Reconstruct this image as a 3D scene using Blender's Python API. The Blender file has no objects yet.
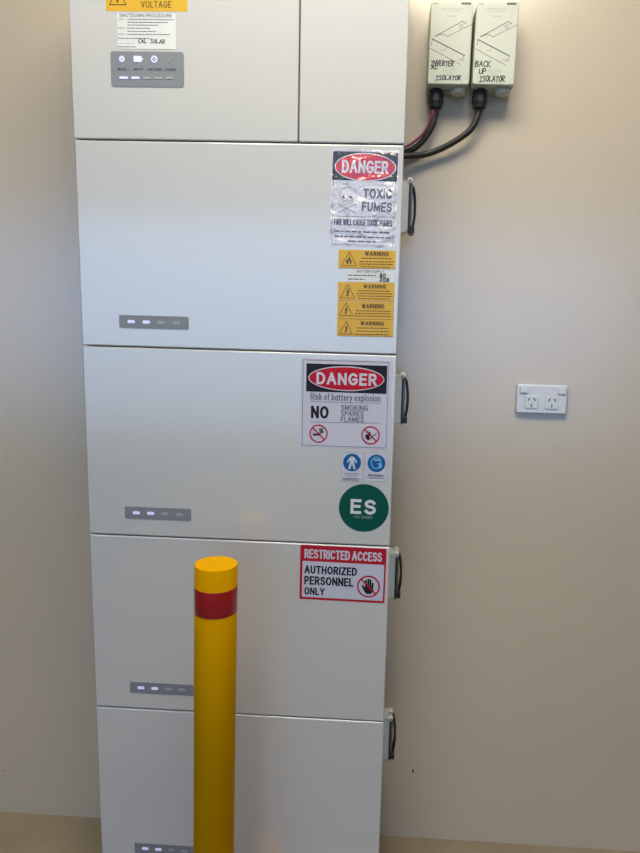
import bpy, math, random
from mathutils import Matrix, Vector

random.seed(7)
S = bpy.context.scene
C = S.collection
PI = math.pi

# ------------------------------------------------------------------ camera
FPX, PITCH, ROLL, YAW, CX = 639.96, 0.150225, 0.028628, -0.043235, 367.23
CAM_H = 1.28
cam_data = bpy.data.cameras.new('camera')
cam = bpy.data.objects.new('camera', cam_data)
C.objects.link(cam)
cy_, sy_, cp_, sp_ = math.cos(YAW), math.sin(YAW), math.cos(PITCH), math.sin(PITCH)
fwd = Vector((sy_ * cp_, cy_ * cp_, -sp_))
rgt = Vector((cy_, -sy_, 0))
dwn = fwd.cross(rgt)
r_ax = math.cos(ROLL) * rgt - math.sin(ROLL) * dwn
d_ax = math.cos(ROLL) * dwn + math.sin(ROLL) * rgt
up_, bk_ = -d_ax, -fwd
cam.matrix_world = Matrix(((r_ax.x, up_.x, bk_.x, 0), (r_ax.y, up_.y, bk_.y, 0),
                           (r_ax.z, up_.z, bk_.z, CAM_H), (0, 0, 0, 1)))
cam_data.sensor_fit = 'HORIZONTAL'
cam_data.sensor_width = 36
cam_data.lens = 36 * FPX / 640
cam_data.shift_x = -(CX - 320) / 640
cam_data.clip_start = 0.02
S.camera = cam

# ------------------------------------------------------------------ daylight
SKY_COL, SKY_STRENGTH = (0.33, 0.57, 1.0, 1), 1.9
FILL_STRENGTH, FILL_COL = 16.2, (1.0, 0.95, 0.81)      # the added fill panel's diffuser, used in its builder
EXPOSURE = 0.0
world = bpy.data.worlds.new('sky')
S.world = world
world.use_nodes = True
bg = world.node_tree.nodes['Background']
bg.inputs['Color'].default_value = SKY_COL
bg.inputs['Strength'].default_value = SKY_STRENGTH
por_d = bpy.data.lights.new('doorway_portal', 'AREA')       # guides sampling of the sky through the doorway
por_d.shape, por_d.size, por_d.size_y = 'RECTANGLE', 8.8, 2.5
por_d.cycles.is_portal = True
por = bpy.data.objects.new('doorway_portal', por_d)
C.objects.link(por)
por.location = (-1.5, -5.02, 1.25)
por.rotation_euler = (PI / 2, 0, 0)
S.view_settings.view_transform = 'Standard'
S.view_settings.look = 'None'
S.view_settings.gamma = 1
S.view_settings.use_curve_mapping = False
S.view_settings.exposure = EXPOSURE

# ------------------------------------------------------------------ materials
MATS = {}

def mat(name, col, rough=0.5, metal=0.0, spec=0.5, emit=None, coat=0.0, coat_rough=0.05, coat_ior=1.5, noise=None, bump=None):
    """principled material; noise=(scale, amount) mottles colour, bump=(scale, strength, distance) fine relief"""
    if name in MATS:
        return MATS[name]
    m = bpy.data.materials.new(name)
    m.use_nodes = True
    nt = m.node_tree
    b = nt.nodes['Principled BSDF']
    b.inputs['Base Color'].default_value = (*col, 1)
    b.inputs['Roughness'].default_value = rough
    b.inputs['Metallic'].default_value = metal
    b.inputs['Specular IOR Level'].default_value = spec
    b.inputs['Coat Weight'].default_value = coat
    b.inputs['Coat Roughness'].default_value = coat_rough
    b.inputs['Coat IOR'].default_value = coat_ior
    if emit:
        b.inputs['Emission Color'].default_value = (*emit[0], 1)
        b.inputs['Emission Strength'].default_value = emit[1]
    tc = nt.nodes.new('ShaderNodeTexCoord')
    if noise:
        n = nt.nodes.new('ShaderNodeTexNoise')
        n.inputs['Scale'].default_value = noise[0]
        n.inputs['Detail'].default_value = 6
        n.inputs['Roughness'].default_value = 0.6
        nt.links.new(tc.outputs['Object'], n.inputs['Vector'])
        cr = nt.nodes.new('ShaderNodeValToRGB')
        a = noise[1]
        cr.color_ramp.elements[0].position = 0.3
        cr.color_ramp.elements[1].position = 0.7
        cr.color_ramp.elements[0].color = (*[c * (1 - a) for c in col], 1)
        cr.color_ramp.elements[1].color = (*[min(1, c * (1 + a)) for c in col], 1)
        nt.links.new(n.outputs['Fac'], cr.inputs['Fac'])
        nt.links.new(cr.outputs['Color'], b.inputs['Base Color'])
    if bump:
        n2 = nt.nodes.new('ShaderNodeTexNoise')
        n2.inputs['Scale'].default_value = bump[0]
        n2.inputs['Detail'].default_value = 3
        nt.links.new(tc.outputs['Object'], n2.inputs['Vector'])
        bp = nt.nodes.new('ShaderNodeBump')
        bp.inputs['Strength'].default_value = bump[1]
        bp.inputs['Distance'].default_value = bump[2]
        nt.links.new(n2.outputs['Fac'], bp.inputs['Height'])
        nt.links.new(bp.outputs['Normal'], b.inputs['Normal'])
        if coat:
            nt.links.new(bp.outputs['Normal'], b.inputs['Coat Normal'])
    MATS[name] = m
    return m

M = dict(
    wall=mat('tan_wall_paint', (0.66, 0.55, 0.41), 0.24, spec=1.0, coat=1.0, coat_rough=0.22, coat_ior=1.75, noise=(3.0, 0.02), bump=(260, 0.06, 0.0006)),
    ceiling=mat('white_ceiling_paint', (0.82, 0.80, 0.76), 0.8, noise=(2.0, 0.02)),
    floor=mat('garage_concrete', (0.345, 0.275, 0.185), 0.85, spec=0.2, noise=(1.6, 0.3), bump=(60, 0.25, 0.001)),
    drive=mat('driveway_concrete', (0.68, 0.66, 0.62), 0.9, noise=(4.0, 0.1)),
    coat=mat('white_powder_coat', (0.655, 0.645, 0.625), 0.16, spec=1.0, coat=1.0, coat_rough=0.14, coat_ior=1.8, noise=(2.0, 0.008), bump=(900, 0.04, 0.0002)),
    chassis=mat('pale_grey_chassis', (0.42, 0.42, 0.41), 0.5, noise=(8, 0.03)),
    bracket=mat('light_grey_bracket', (0.60, 0.61, 0.58), 0.38, noise=(20, 0.03)),
    ledbar=mat('grey_display_film', (0.245, 0.255, 0.275), 0.34, noise=(30, 0.02)),
    lit=mat('lit_indicator', (0.60, 0.60, 0.80), 0.4, emit=((0.62, 0.66, 1.0), 0.40), noise=(60, 0.02)),
    unlit=mat('unlit_indicator', (0.40, 0.40, 0.41), 0.45, noise=(60, 0.04)),
    iso=mat('isolator_grey_plastic', (0.60, 0.615, 0.51), 0.42, noise=(15, 0.02)),
    isob=mat('isolator_body_plastic', (0.46, 0.47, 0.38), 0.5, noise=(15, 0.03)),
    black=mat('black_plastic', (0.018, 0.018, 0.018), 0.42, noise=(30, 0.2)),
    cable=mat('black_cable_sheath', (0.022, 0.016, 0.015), 0.45, noise=(40, 0.2)),
    pink=mat('magenta_cable_sheath', (0.22, 0.035, 0.085), 0.5, noise=(40, 0.1)),
    grip=mat('dark_grip_metal', (0.16, 0.165, 0.16), 0.3, metal=0.6, noise=(40, 0.15)),
    screw=mat('pale_screw', (0.75, 0.75, 0.72), 0.35, noise=(60, 0.05)),
    ink=mat('black_print', (0.020, 0.019, 0.025), 0.45, spec=0.15, noise=(50, 0.1)),
    greyink=mat('grey_print', (0.11, 0.10, 0.12), 0.5, noise=(80, 0.1)),
    marker=mat('marker_ink', (0.025, 0.025, 0.03), 0.5, noise=(120, 0.3)),
    white=mat('white_sticker_vinyl', (0.62, 0.60, 0.70), 0.4, spec=0.15, noise=(20, 0.015)),
    paper=mat('white_paper_sticker', (0.72, 0.73, 0.72), 0.5, noise=(20, 0.015)),
    red=mat('red_sticker_vinyl', (0.50, 0.013, 0.03), 0.4, spec=0.15, noise=(30, 0.05)),
    yellow=mat('yellow_sticker_vinyl', (0.72, 0.42, 0.035), 0.32, noise=(30, 0.03)),
    brown=mat('brown_black_print', (0.10, 0.05, 0.01), 0.45, noise=(50, 0.1)),
    blue=mat('blue_sticker_vinyl', (0.008, 0.12, 0.33), 0.4, spec=0.15, noise=(30, 0.05)),
    green=mat('green_sticker_vinyl', (0.003, 0.085, 0.062), 0.4, spec=0.15, noise=(30, 0.05)),
    bollard=mat('yellow_bollard_paint', (0.74, 0.355, 0.0), 0.6, spec=0.02, noise=(12, 0.03), bump=(200, 0.05, 0.0004)),
    redtape=mat('red_reflective_tape', (0.36, 0.008, 0.012), 0.25, noise=(40, 0.06)),
    gpo=mat('outlet_white_plastic', (0.74, 0.76, 0.82), 0.28, noise=(20, 0.01)),
    gpoedge=mat('outlet_grey_surround', (0.38, 0.40, 0.45), 0.35, noise=(20, 0.02)),
    slot=mat('outlet_dark_slot', (0.03, 0.03, 0.035), 0.6, noise=(60, 0.1)),
    # glossy laminated sheet of the toxic fumes sign: clear wrinkled film over the print
    lam_white=mat('laminated_white', (0.70, 0.68, 0.77), 0.4, coat=1, coat_rough=0.2, coat_ior=1.9, noise=(25, 0.02), bump=(34, 1.0, 0.011)),
    lam_black=mat('laminated_black', (0.03, 0.03, 0.035), 0.4, coat=1, coat_rough=0.2, coat_ior=1.9, noise=(25, 0.1), bump=(34, 1.0, 0.011)),
    lam_red=mat('laminated_red', (0.58, 0.03, 0.06), 0.4, coat=1, coat_rough=0.2, coat_ior=1.9, noise=(25, 0.05), bump=(34, 1.0, 0.011)),
    lam_grey=mat('laminated_grey_print', (0.12, 0.11, 0.15), 0.4, coat=1, coat_rough=0.2, coat_ior=1.9, noise=(25, 0.1), bump=(34, 1.0, 0.011)),
)

# ------------------------------------------------------------------ mesh helpers
class MB:
    def __init__(s):
        s.v, s.f, s.sm = [], [], []

    def face(s, idx, smooth=False):
        s.f.append(idx)
        s.sm.append(smooth)

    def box(s, x0, x1, y0, y1, z0, z1):
        n = len(s.v)
        s.v += [(x, y, z) for x in (x0, x1) for y in (y0, y1) for z in (z0, z1)]
        for f in ((0, 1, 3, 2), (4, 6, 7, 5), (0, 4, 5, 1), (2, 3, 7, 6), (0, 2, 6, 4), (1, 5, 7, 3)):
            s.face([n + i for i in f])
        return s

    def prism(s, pts, y0, y1, smooth=False):
        """pts: (x,z) outline, counter-clockwise seen from -Y; solid between y0 (front) and y1 (back)"""
        a = sum(p[0] * q[1] - q[0] * p[1] for p, q in zip(pts, pts[1:] + pts[:1]))
        if a < 0:
            pts = pts[::-1]
        n, k = len(s.v), len(pts)
        s.v += [(x, y0, z) for x, z in pts] + [(x, y1, z) for x, z in pts]
        s.face([n + i for i in range(k)])
        s.face([n + k + i for i in reversed(range(k))])
        for i in range(k):
            j = (i + 1) % k
            s.face([n + i, n + k + i, n + k + j, n + j], smooth)
        return s

    def bevelbox(s, x0, x1, y0, y1, z0, z1, r, b, seg=4):
        """box with corner radius r in the XZ outline and a front edge rounding b (front is y0)"""
        def outline(d):
            return rrect(x0 + d, z0 + d, x1 - d, z1 - d, max(r - d, 0.0002), seg)
        rings = []
        for t in range(4):
            a = t / 3 * PI / 2
            rings.append((y0 + b * (1 - math.sin(a)), b * (1 - math.cos(a))))
        n0 = len(s.v)
        o = outline(0)
        k = len(o)
        s.v += [(x, y1, z) for x, z in o]
        for yy, d in rings:
            s.v += [(x, yy, z) for x, z in outline(d)]
        s.face([n0 + i for i in reversed(range(k))])
        for q in range(len(rings)):
            A, B = n0 + q * k, n0 + (q + 1) * k
            for i in range(k):
                j = (i + 1) % k
                s.face([A + i, A + j, B + j, B + i], q > 0)
        L = n0 + len(rings) * k
        s.face([L + i for i in range(k)])
        return s

    def ribbon(s, pts, w, y0, y1):
        for (a, b) in zip(pts, pts[1:]):
            dx, dz = b[0] - a[0], b[1] - a[1]
            L = math.hypot(dx, dz) or 1e-9
            ux, uz = dx / L * w / 2, dz / L * w / 2
            s.prism([(a[0] - ux * .7 - uz, a[1] - uz * .7 + ux), (a[0] - ux * .7 + uz, a[1] - uz * .7 - ux),
                     (b[0] + ux * .7 + uz, b[1] + uz * .7 - ux), (b[0] + ux * .7 - uz, b[1] + uz * .7 + ux)], y0, y1)
        return s

    def ring(s, cx, cz, ro, ri, y0, y1, rz=None, n=40):
        """annulus; rz = (outer z radius, inner z radius) for an ellipse"""
        roz, riz = rz or (ro, ri)
        b = len(s.v)
        for k in range(n):
            a = 2 * PI * k / n
            c, q = math.cos(a), math.sin(a)
            s.v += [(cx + ro * c, y0, cz + roz * q), (cx + ri * c, y0, cz + riz * q),
                    (cx + ro * c, y1, cz + roz * q), (cx + ri * c, y1, cz + riz * q)]
        for k in range(n):
            i, j = b + 4 * k, b + 4 * ((k + 1) % n)
            s.face([i, j, j + 1, i + 1]); s.face([i, i + 2, j + 2, j]); s.face([i + 1, j + 1, j + 3, i + 3])
            s.face([i + 2, i + 3, j + 3, j + 2])
        return s

    def lathe(s, prof, n=48, axis='Z', at=(0, 0, 0)):
        """prof: (radius, height) list; closed with caps when radius is 0"""
        b = len(s.v)
        def P(r, h, a):
            c, q = r * math.cos(a), r * math.sin(a)
            p = {'Z': (c, q, h), 'Y': (c, h, q), 'X': (h, c, q)}[axis]
            return (p[0] + at[0], p[1] + at[1], p[2] + at[2])
        for r, h in prof:
            s.v += [P(r, h, 2 * PI * k / n) for k in range(n)]
        for q in range(len(prof) - 1):
            for k in range(n):
                j = (k + 1) % n
                f = [b + q * n + k, b + q * n + j, b + (q + 1) * n + j, b + (q + 1) * n + k]
                s.face(f[::-1] if axis == 'Y' else f, True)
        lo, hi = [b + k for k in range(n)], [b + (len(prof) - 1) * n + k for k in range(n)]
        s.face(lo if axis == 'Y' else lo[::-1]); s.face(hi[::-1] if axis == 'Y' else hi)
        return s

    def flat(s):
        s.sm = [False] * len(s.sm)
        return s

    def tube(s, pts, r, n=12):
        pts = [Vector(p) for p in pts]
        b = len(s.v)
        ref = Vector((0, 1, 0.01))
        for i, p in enumerate(pts):
            t = (pts[min(i + 1, len(pts) - 1)] - pts[max(i - 1, 0)]).normalized()
            u = t.cross(ref).normalized()
            w = t.cross(u).normalized()
            for k in range(n):
                a = 2 * PI * k / n
                s.v.append(tuple(p + r * (math.cos(a) * u + math.sin(a) * w)))
        for i in range(len(pts) - 1):
            for k in range(n):
                j = (k + 1) % n
                s.face([b + i * n + k, b + i * n + j, b + (i + 1) * n + j, b + (i + 1) * n + k], True)
        s.face([b + k for k in range(n)][::-1])
        s.face([b + (len(pts) - 1) * n + k for k in range(n)])
        return s

    def mesh(s, name, m):
        me = bpy.data.meshes.new(name)
        me.from_pydata([tuple(v) for v in s.v], [], s.f)
        me.polygons.foreach_set('use_smooth', s.sm)
        me.materials.append(m)
        me.validate()
        import bmesh
        bm = bmesh.new()
        bm.from_mesh(me)
        bmesh.ops.recalc_face_normals(bm, faces=bm.faces)
        bm.to_mesh(me)
        bm.free()
        me.update()
        return me

    def build(s, name, m, parent=None):
        o = bpy.data.objects.new(name, s.mesh(name, m))
        C.objects.link(o)
        if parent:
            o.parent = parent
        return o


def rrect(x0, z0, x1, z1, r, seg=4):
    out = []
    for cx, cz, a0 in ((x1 - r, z0 + r, -PI / 2), (x1 - r, z1 - r, 0), (x0 + r, z1 - r, PI / 2), (x0 + r, z0 + r, PI)):
        for k in range(seg + 1):
            a = a0 + PI / 2 * k / seg
            out.append((cx + r * math.cos(a), cz + r * math.sin(a)))
    return out


def ellipse(cx, cz, rx, rz, n=48):
    return [(cx + rx * math.cos(2 * PI * k / n), cz + rz * math.sin(2 * PI * k / n)) for k in range(n)]


def spline(pts, n=10):
    """Catmull-Rom through 2-D or 3-D points"""
    P = [Vector(p) for p in pts]
    P = [2 * P[0] - P[1]] + P + [2 * P[-1] - P[-2]]
    out = []
    for i in range(1, len(P) - 2):
        for k in range(n):
            t = k / n
            a, b, c, d = P[i - 1:i + 3]
            out.append(0.5 * ((2 * b) + (c - a) * t + (2 * a - 5 * b + 4 * c - d) * t * t + (3 * b - a - 3 * c + d) * t ** 3))
    out.append(P[-2])
    return [tuple(p) for p in out]


def thing(name, label, cat, loc=(0, 0, 0), rot=(0, 0, 0), group=None):
    o = bpy.data.objects.new(name, None)
    o.empty_display_size = 0.05
    C.objects.link(o)
    o.location = loc
    o.rotation_euler = rot
    tag(o, label, cat, group)
    return o


def tag(o, label, cat, group=None):
    o['label'] = label
    o['category'] = cat
    if group:
        o['group'] = group


def struct(name, mb, m):
    o = mb.build(name, m)
    o['kind'] = 'structure'
    return o


# flat printed layers: each layer is a thin skin a fraction of a millimetre proud of the one below
SKIN = 0.00022

def lay(k):
    return -SKIN * (k + 1), -SKIN * k


def arc(cx, cz, rx, rz, a0, a1, n=10):
    return [(cx + rx * math.cos(math.radians(a0 + (a1 - a0) * k / n)), cz + rz * math.sin(math.radians(a0 + (a1 - a0) * k / n))) for k in range(n + 1)]


# sans-serif glyphs: (advance width, centre-line strokes), x 0..width, z 0..1 for capitals
GL = {
    'A': (.74, [[(0, 0), (.37, 1)], [(.37, 1), (.74, 0)], [(.15, .36), (.59, .36)]]),
    'B': (.60, [[(0, 0), (0, 1)], [(0, 1), (.36, 1)] + arc(.36, .765, .20, .235, 90, -90) + [(0, .53)], [(0, 0), (.37, 0)] + arc(.37, .265, .23, .265, -90, 90)]),
    'C': (.68, [arc(.37, .5, .37, .5, 42, 318, 20)]),
    'D': (.66, [[(0, 0), (0, 1)], [(0, 0), (.28, 0)] + arc(.28, .5, .38, .5, -90, 90, 16) + [(0, 1)]]),
    'E': (.54, [[(.54, 1), (0, 1), (0, 0), (.54, 0)], [(0, .52), (.48, .52)]]),
    'F': (.50, [[(.50, 1), (0, 1), (0, 0)], [(0, .50), (.44, .50)]]),
    'G': (.72, [arc(.38, .5, .38, .5, 45, 328, 20) + [(.72, .46), (.40, .46)]]),
    'H': (.64, [[(0, 0), (0, 1)], [(.64, 0), (.64, 1)], [(0, .52), (.64, .52)]]),
    'I': (.02, [[(.01, 0), (.01, 1)]]),
    'K': (.62, [[(0, 0), (0, 1)], [(.58, 1), (0, .38)], [(.20, .58), (.62, 0)]]),
    'L': (.50, [[(0, 1), (0, 0), (.50, 0)]]),
    'M': (.80, [[(0, 0), (0, 1)], [(.02, 1), (.40, .12)], [(.40, .12), (.78, 1)], [(.80, 1), (.80, 0)]]),
    'N': (.66, [[(0, 0), (0, 1)], [(.03, .97), (.63, .03)], [(.66, 0), (.66, 1)]]),
    'O': (.76, [arc(.38, .5, .38, .5, 0, 360, 28)]),
    'P': (.56, [[(0, 0), (0, 1)], [(0, 1), (.32, 1)] + arc(.32, .72, .24, .28, 90, -90) + [(0, .44)]]),
    'R': (.60, [[(0, 0), (0, 1)], [(0, 1), (.33, 1)] + arc(.33, .735, .24, .265, 90, -90) + [(0, .47)], [(.30, .47), (.60, 0)]]),
    'S': (.60, [arc(.30, .745, .28, .255, 25, 180, 9) + arc(.30, .745, .28, .22, 180, 250, 4)[1:] + arc(.30, .27, .30, .25, 75, 0, 5) + arc(.30, .27, .30, .27, 0, -155, 10)[1:]]),
    'T': (.64, [[(.32, 0), (.32, 1)], [(0, 1), (.64, 1)]]),
    'U': (.64, [[(0, 1), (0, .34)] + arc(.32, .34, .32, .34, 180, 360, 12) + [(.64, 1)]]),
    'V': (.70, [[(0, 1), (.35, 0)], [(.35, 0), (.70, 1)]]),
    'W': (1.0, [[(0, 1), (.25, 0)], [(.25, 0), (.50, .92)], [(.50, .92), (.75, 0)], [(.75, 0), (1.0, 1)]]),
    'X': (.68, [[(0, 0), (.66, 1)], [(.02, 1), (.68, 0)]]),
    'Y': (.68, [[(0, 1), (.34, .45), (.68, 1)], [(.34, .45), (.34, 0)]]),
    'Z': (.62, [[(.02, 1), (.60, 1)], [(.60, .98), (.02, .02)], [(0, 0), (.62, 0)]]),
    '0': (.54, [arc(.27, .5, .27, .5, 0, 360, 24)]),
    '1': (.22, [[(0, .78), (.2, 1), (.2, 0)]]),
    '2': (.54, [arc(.26, .72, .26, .28, 165, -20, 10) + [(0, 0), (.54, 0)]]),
    '3': (.54, [arc(.25, .74, .25, .26, 150, -90, 10), arc(.25, .25, .28, .27, 90, -150, 10)]),
    '4': (.58, [[(.42, 0), (.42, 1)], [(.40, .98), (0, .28)], [(0, .28), (.58, .28)]]),
    '8': (.54, [arc(.27, .75, .23, .25, 0, 360, 18), arc(.27, .26, .27, .26, 0, 360, 18)]),
    'a': (.44, [[(.44, .66), (.44, 0)], arc(.22, .33, .22, .33, 0, 360, 16)]),
    'b': (.44, [[(0, 1), (0, 0)], arc(.22, .33, .22, .33, 0, 360, 16)]),
    'e': (.44, [[(0, .36), (.44, .36)] + arc(.22, .33, .22, .33, 5, 315, 14)]),
    'f': (.28, [[(.10, 0), (.10, .78)] + arc(.24, .80, .14, .20, 180, 80, 5), [(0, .64), (.27, .64)]]),
    'i': (.02, [[(.01, 0), (.01, .66)], [(.01, .86), (.01, .94)]]),
    'k': (.40, [[(0, 0), (0, 1)], [(.38, .66), (0, .26)], [(.14, .40), (.40, 0)]]),
    'l': (.02, [[(.01, 0), (.01, 1)]]),
    'n': (.42, [[(0, 0), (0, .66)], [(0, .42)] + arc(.21, .44, .21, .22, 180, 0, 8) + [(.42, 0)]]),
    'o': (.46, [arc(.23, .33, .23, .33, 0, 360, 16)]),
    'p': (.44, [[(0, .66), (0, -.26)], arc(.22, .33, .22, .33, 0, 360, 16)]),
    'r': (.24, [[(0, 0), (0, .66)], [(0, .42)] + arc(.18, .46, .18, .20, 180, 80, 5)]),
    's': (.38, [arc(.19, .49, .18, .17, 25, 180, 6) + arc(.19, .49, .18, .15, 180, 250, 3)[1:] + arc(.19, .17, .19, .17, 75, -155, 10)]),
    't': (.26, [[(.10, .88), (.10, .10), (.16, 0), (.26, 0)], [(0, .64), (.26, .64)]]),
    'x': (.42, [[(0, 0), (.40, .66)], [(.02, .66), (.42, 0)]]),
    'y': (.42, [[(0, .66), (.21, .02)], [(.42, .66), (.16, -.18), (.02, -.26)]]),
}


def lettering(parent, body, x0, z0, x1, z1, m, k=1, bold=0.0, name='lettering', weight=None):
    """printed line of sans-serif text fitted to the box x0..x1, z0..z1 of its sign; weight = stroke / height"""
    wt = weight if weight is not None else .145 + bold * 3.4
    gap = .20 + wt * .85
    x, strokes, lo = 0, [], 0
    for ch in body:
        if ch == ' ':
            x += .36
            continue
        w, st = GL[ch]
        for pl in st:
            strokes.append([(x + px, pz) for px, pz in pl])
            lo = min(lo, min(pz for px, pz in pl))
        x += w + gap
    W = x - gap
    sw = wt * (z1 - z0) / (1 + wt - lo)                       # stroke width in metres
    sx, sz = (x1 - x0 - sw) / W, (z1 - z0 - sw) / (1 - lo)
    mb = MB()
    for si, pl in enumerate(strokes):
        ya = lay(k)[0] - 2.2e-5 * (si % 8)          # crossing strokes never share a plane
        P = [(x0 + sw / 2 + px * sx, z0 + sw / 2 + (pz - lo) * sz) for px, pz in pl]
        P = [p for i, p in enumerate(P) if i == 0 or math.hypot(p[0] - P[i - 1][0], p[1] - P[i - 1][1]) > sw * .02]
        closed = len(P) > 3 and math.hypot(P[0][0] - P[-1][0], P[0][1] - P[-1][1]) < sw * .05
        if closed:
            P = P[:-1]
        n = len(P)
        nb = len(mb.v)
        for i, p in enumerate(P):
            a = P[i - 1] if (i or closed) else None
            b = P[(i + 1) % n] if (i < n - 1 or closed) else None
            d1 = None if a is None else (p[0] - a[0], p[1] - a[1])
            d2 = None if b is None else (b[0] - p[0], b[1] - p[1])
            d1 = d1 or d2
            d2 = d2 or d1
            l1, l2 = math.hypot(*d1), math.hypot(*d2)
            n1, n2 = (-d1[1] / l1, d1[0] / l1), (-d2[1] / l2, d2[0] / l2)
            mx, mz = n1[0] + n2[0], n1[1] + n2[1]
            q = mx * mx + mz * mz
            f = min(2 / q, 1.9 / math.sqrt(q)) if q > 1e-6 else 1
            mx, mz = mx * f * sw / 2, mz * f * sw / 2
            ex = ez = 0
            if a is None:
                ex, ez = -d2[0] / l2 * sw / 2, -d2[1] / l2 * sw / 2
            elif b is None:
                ex, ez = d1[0] / l1 * sw / 2, d1[1] / l1 * sw / 2
            mb.v += [(p[0] + ex + mx, ya, p[1] + ez + mz), (p[0] + ex - mx, ya, p[1] + ez - mz)]
        for i in range(n if closed else n - 1):
            j = (i + 1) % n
            mb.face([nb + 2 * i, nb + 2 * i + 1, nb + 2 * j + 1, nb + 2 * j])
    me = bpy.data.meshes.new(name)
    me.from_pydata(mb.v, [], mb.f)
    me.materials.append(m)
    me.update()
    o = bpy.data.objects.new(name, me)
    C.objects.link(o)
    o.parent = parent
    return o


def fine_print(parent, lines, m, k=1, h=0.0016, name='fine_print'):
    """lines of print too small to read: rows of word-length dashes (x0, x1, z)"""
    mb = MB()
    rnd = random.Random(len(lines) * 13 + int(abs(lines[0][0]) * 1e5))
    for x0, x1, z in lines:
        x = x0
        while x < x1 - h:
            w = min(rnd.uniform(2.0, 6.5) * h, x1 - x)
            mb.prism([(x, z - h / 2), (x + w, z - h / 2), (x + w, z + h / 2), (x, z + h / 2)], *lay(k))
            x += w + h * 0.75
    return mb.build(name, m, parent)


STROKES = {
    'A': [[(0, 0), (.5, 1), (1, 0)], [(.2, .4), (.85, .42)]],
    'B': [[(0.05, 0), (0, 1), (.7, .95), (.8, .72), (.1, .55), (.9, .4), (.85, .08), (0.05, 0)]],
    'C': [[(.95, .85), (.5, 1), (.08, .6), (.15, .15), (.55, 0), (1, .15)]],
    'E': [[(1, 1), (0.05, .95), (0, 0), (1, .05)], [(.05, .5), (.8, .55)]],
    'I': [[(.5, 0), (.55, 1)], [(.1, 1), (1, .98)], [(0, 0), (.95, .03)]],
    'K': [[(.05, 0), (0, 1)], [(.9, 1), (.08, .48), (1, 0)]],
    'L': [[(.1, 1), (0, .03), (.95, .08)]],
    'N': [[(0, 0), (.05, 1), (.9, 0.02), (1, 1)]],
    'O': [[(.5, 1), (.05, .65), (.1, .15), (.5, 0), (.95, .3), (.9, .8), (.5, 1)]],
    'P': [[(0, 0), (.05, 1), (.85, .9), (.85, .55), (.05, .45)]],
    'R': [[(0, 0), (.05, 1), (.85, .9), (.8, .58), (.08, .48), (1, 0)]],
    'S': [[(.95, .9), (.4, 1), (.1, .75), (.85, .4), (.7, .05), (0, .08)]],
    'T': [[(.5, 0), (.5, 1)], [(0, .97), (1, 1)]],
    'U': [[(0, 1), (.05, .15), (.5, 0), (.95, .2), (1, 1)]],
    'V': [[(0, 1), (.45, 0), (1, 1)]],
    '8': [[(.5, .5), (.1, .78), (.5, 1), (.9, .78), (.5, .5), (.05, .2), (.5, 0), (.95, .2), (.5, .5)]],
    '0': [[(.5, 1), (.05, .6), (.15, .1), (.6, 0), (.95, .45), (.8, .92), (.5, 1)]],
    '2': [[(.05, .75), (.5, 1), (.9, .7), (.0, 0.02), (1, .05)]],
}


def handwriting(parent, body, x0, z0, x1, z1, w, m, k=1, slope=0.0, name='handwriting'):
    mb = MB()
    adv = (x1 - x0) / len(body)
    rnd = random.Random(len(body) * 31 + ord(body[0]))
    for i, ch in enumerate(body):
        if ch == ' ':
            continue
        lift = slope * i + rnd.uniform(-.06, .06) * (z1 - z0)
        hh = (z1 - z0) * rnd.uniform(.88, 1.05)
        for st in STROKES[ch]:
            pts = [(x0 + adv * (i + (px * .78) + .12 * pz), z0 + lift + pz * hh) for px, pz in st]
            mb.ribbon(pts, w, *lay(k))
    return mb.build(name, m, parent)


class Sheet:
    """drawing grid of a sheet: corners of the sheet in grid units -> metres in the sheet's own XZ plane"""
    def __init__(s, w, h, tl, tr, bl, br):
        s.w, s.h, s.c = w, h, (tl, tr, bl, br)

    def __call__(s, X, Y):
        tl, tr, bl, br = s.c
        u = v = 0.5
        for _ in range(12):
            def P(u, v):
                return ((1 - v) * ((1 - u) * tl[0] + u * tr[0]) + v * ((1 - u) * bl[0] + u * br[0]),
                        (1 - v) * ((1 - u) * tl[1] + u * tr[1]) + v * ((1 - u) * bl[1] + u * br[1]))
            p = P(u, v)
            u += (X - p[0]) / ((tr[0] - tl[0] + br[0] - bl[0]) / 2)
            v += (Y - p[1]) / ((bl[1] - tl[1] + br[1] - tr[1]) / 2)
        return ((u - .5) * s.w, (.5 - v) * s.h)

    def box(s, X0, Y0, X1, Y1):
        a, b = s(X0, Y0), s(X1, Y1)
        return a[0], b[1], b[0], a[1]      # x0, z0, x1, z1

    def k(s):
        tl, tr, bl, br = s.c
        return s.w / ((tr[0] - tl[0] + br[0] - bl[0]) / 2)


# ------------------------------------------------------------------ the room
YF, YW = 1.2353, 1.4664         # front of the battery tower, face of the wall
XL, XR = -0.6163, -0.0011       # sides of the tower
CEIL, YD = 2.7, -5.0           # ceiling height, plane of the open garage door
RX0, RX1 = -6.2, 3.2
wall_back = struct('wall_back', MB().box(RX0 - .15, RX1 + .15, YW, YW + .12, 0, CEIL), M['wall'])
struct('wall_left', MB().box(RX0 - .12, RX0, YD, YW, 0, CEIL), M['wall'])
struct('wall_right', MB().box(RX1, RX1 + .12, YD, YW, 0, CEIL), M['wall'])
DX0, DX1, DZ = -5.9, 2.9, 2.5
w = MB()
w.box(RX0 - .12, DX0, YD - .12, YD, 0, CEIL)
w.box(DX1, RX1 + .12, YD - .12, YD, 0, CEIL)
w.box(DX0, DX1, YD - .12, YD, DZ, CEIL)
struct('wall_front', w, M['wall'])
struct('ceiling', MB().box(RX0 - .15, RX1 + .15, YD - .5, YW + .12, CEIL, CEIL + .2), M['ceiling'])
struct('floor', MB().box(RX0 - .15, RX1 + .15, YD, YW + .12, -.1, 0), M['floor'])
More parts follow.
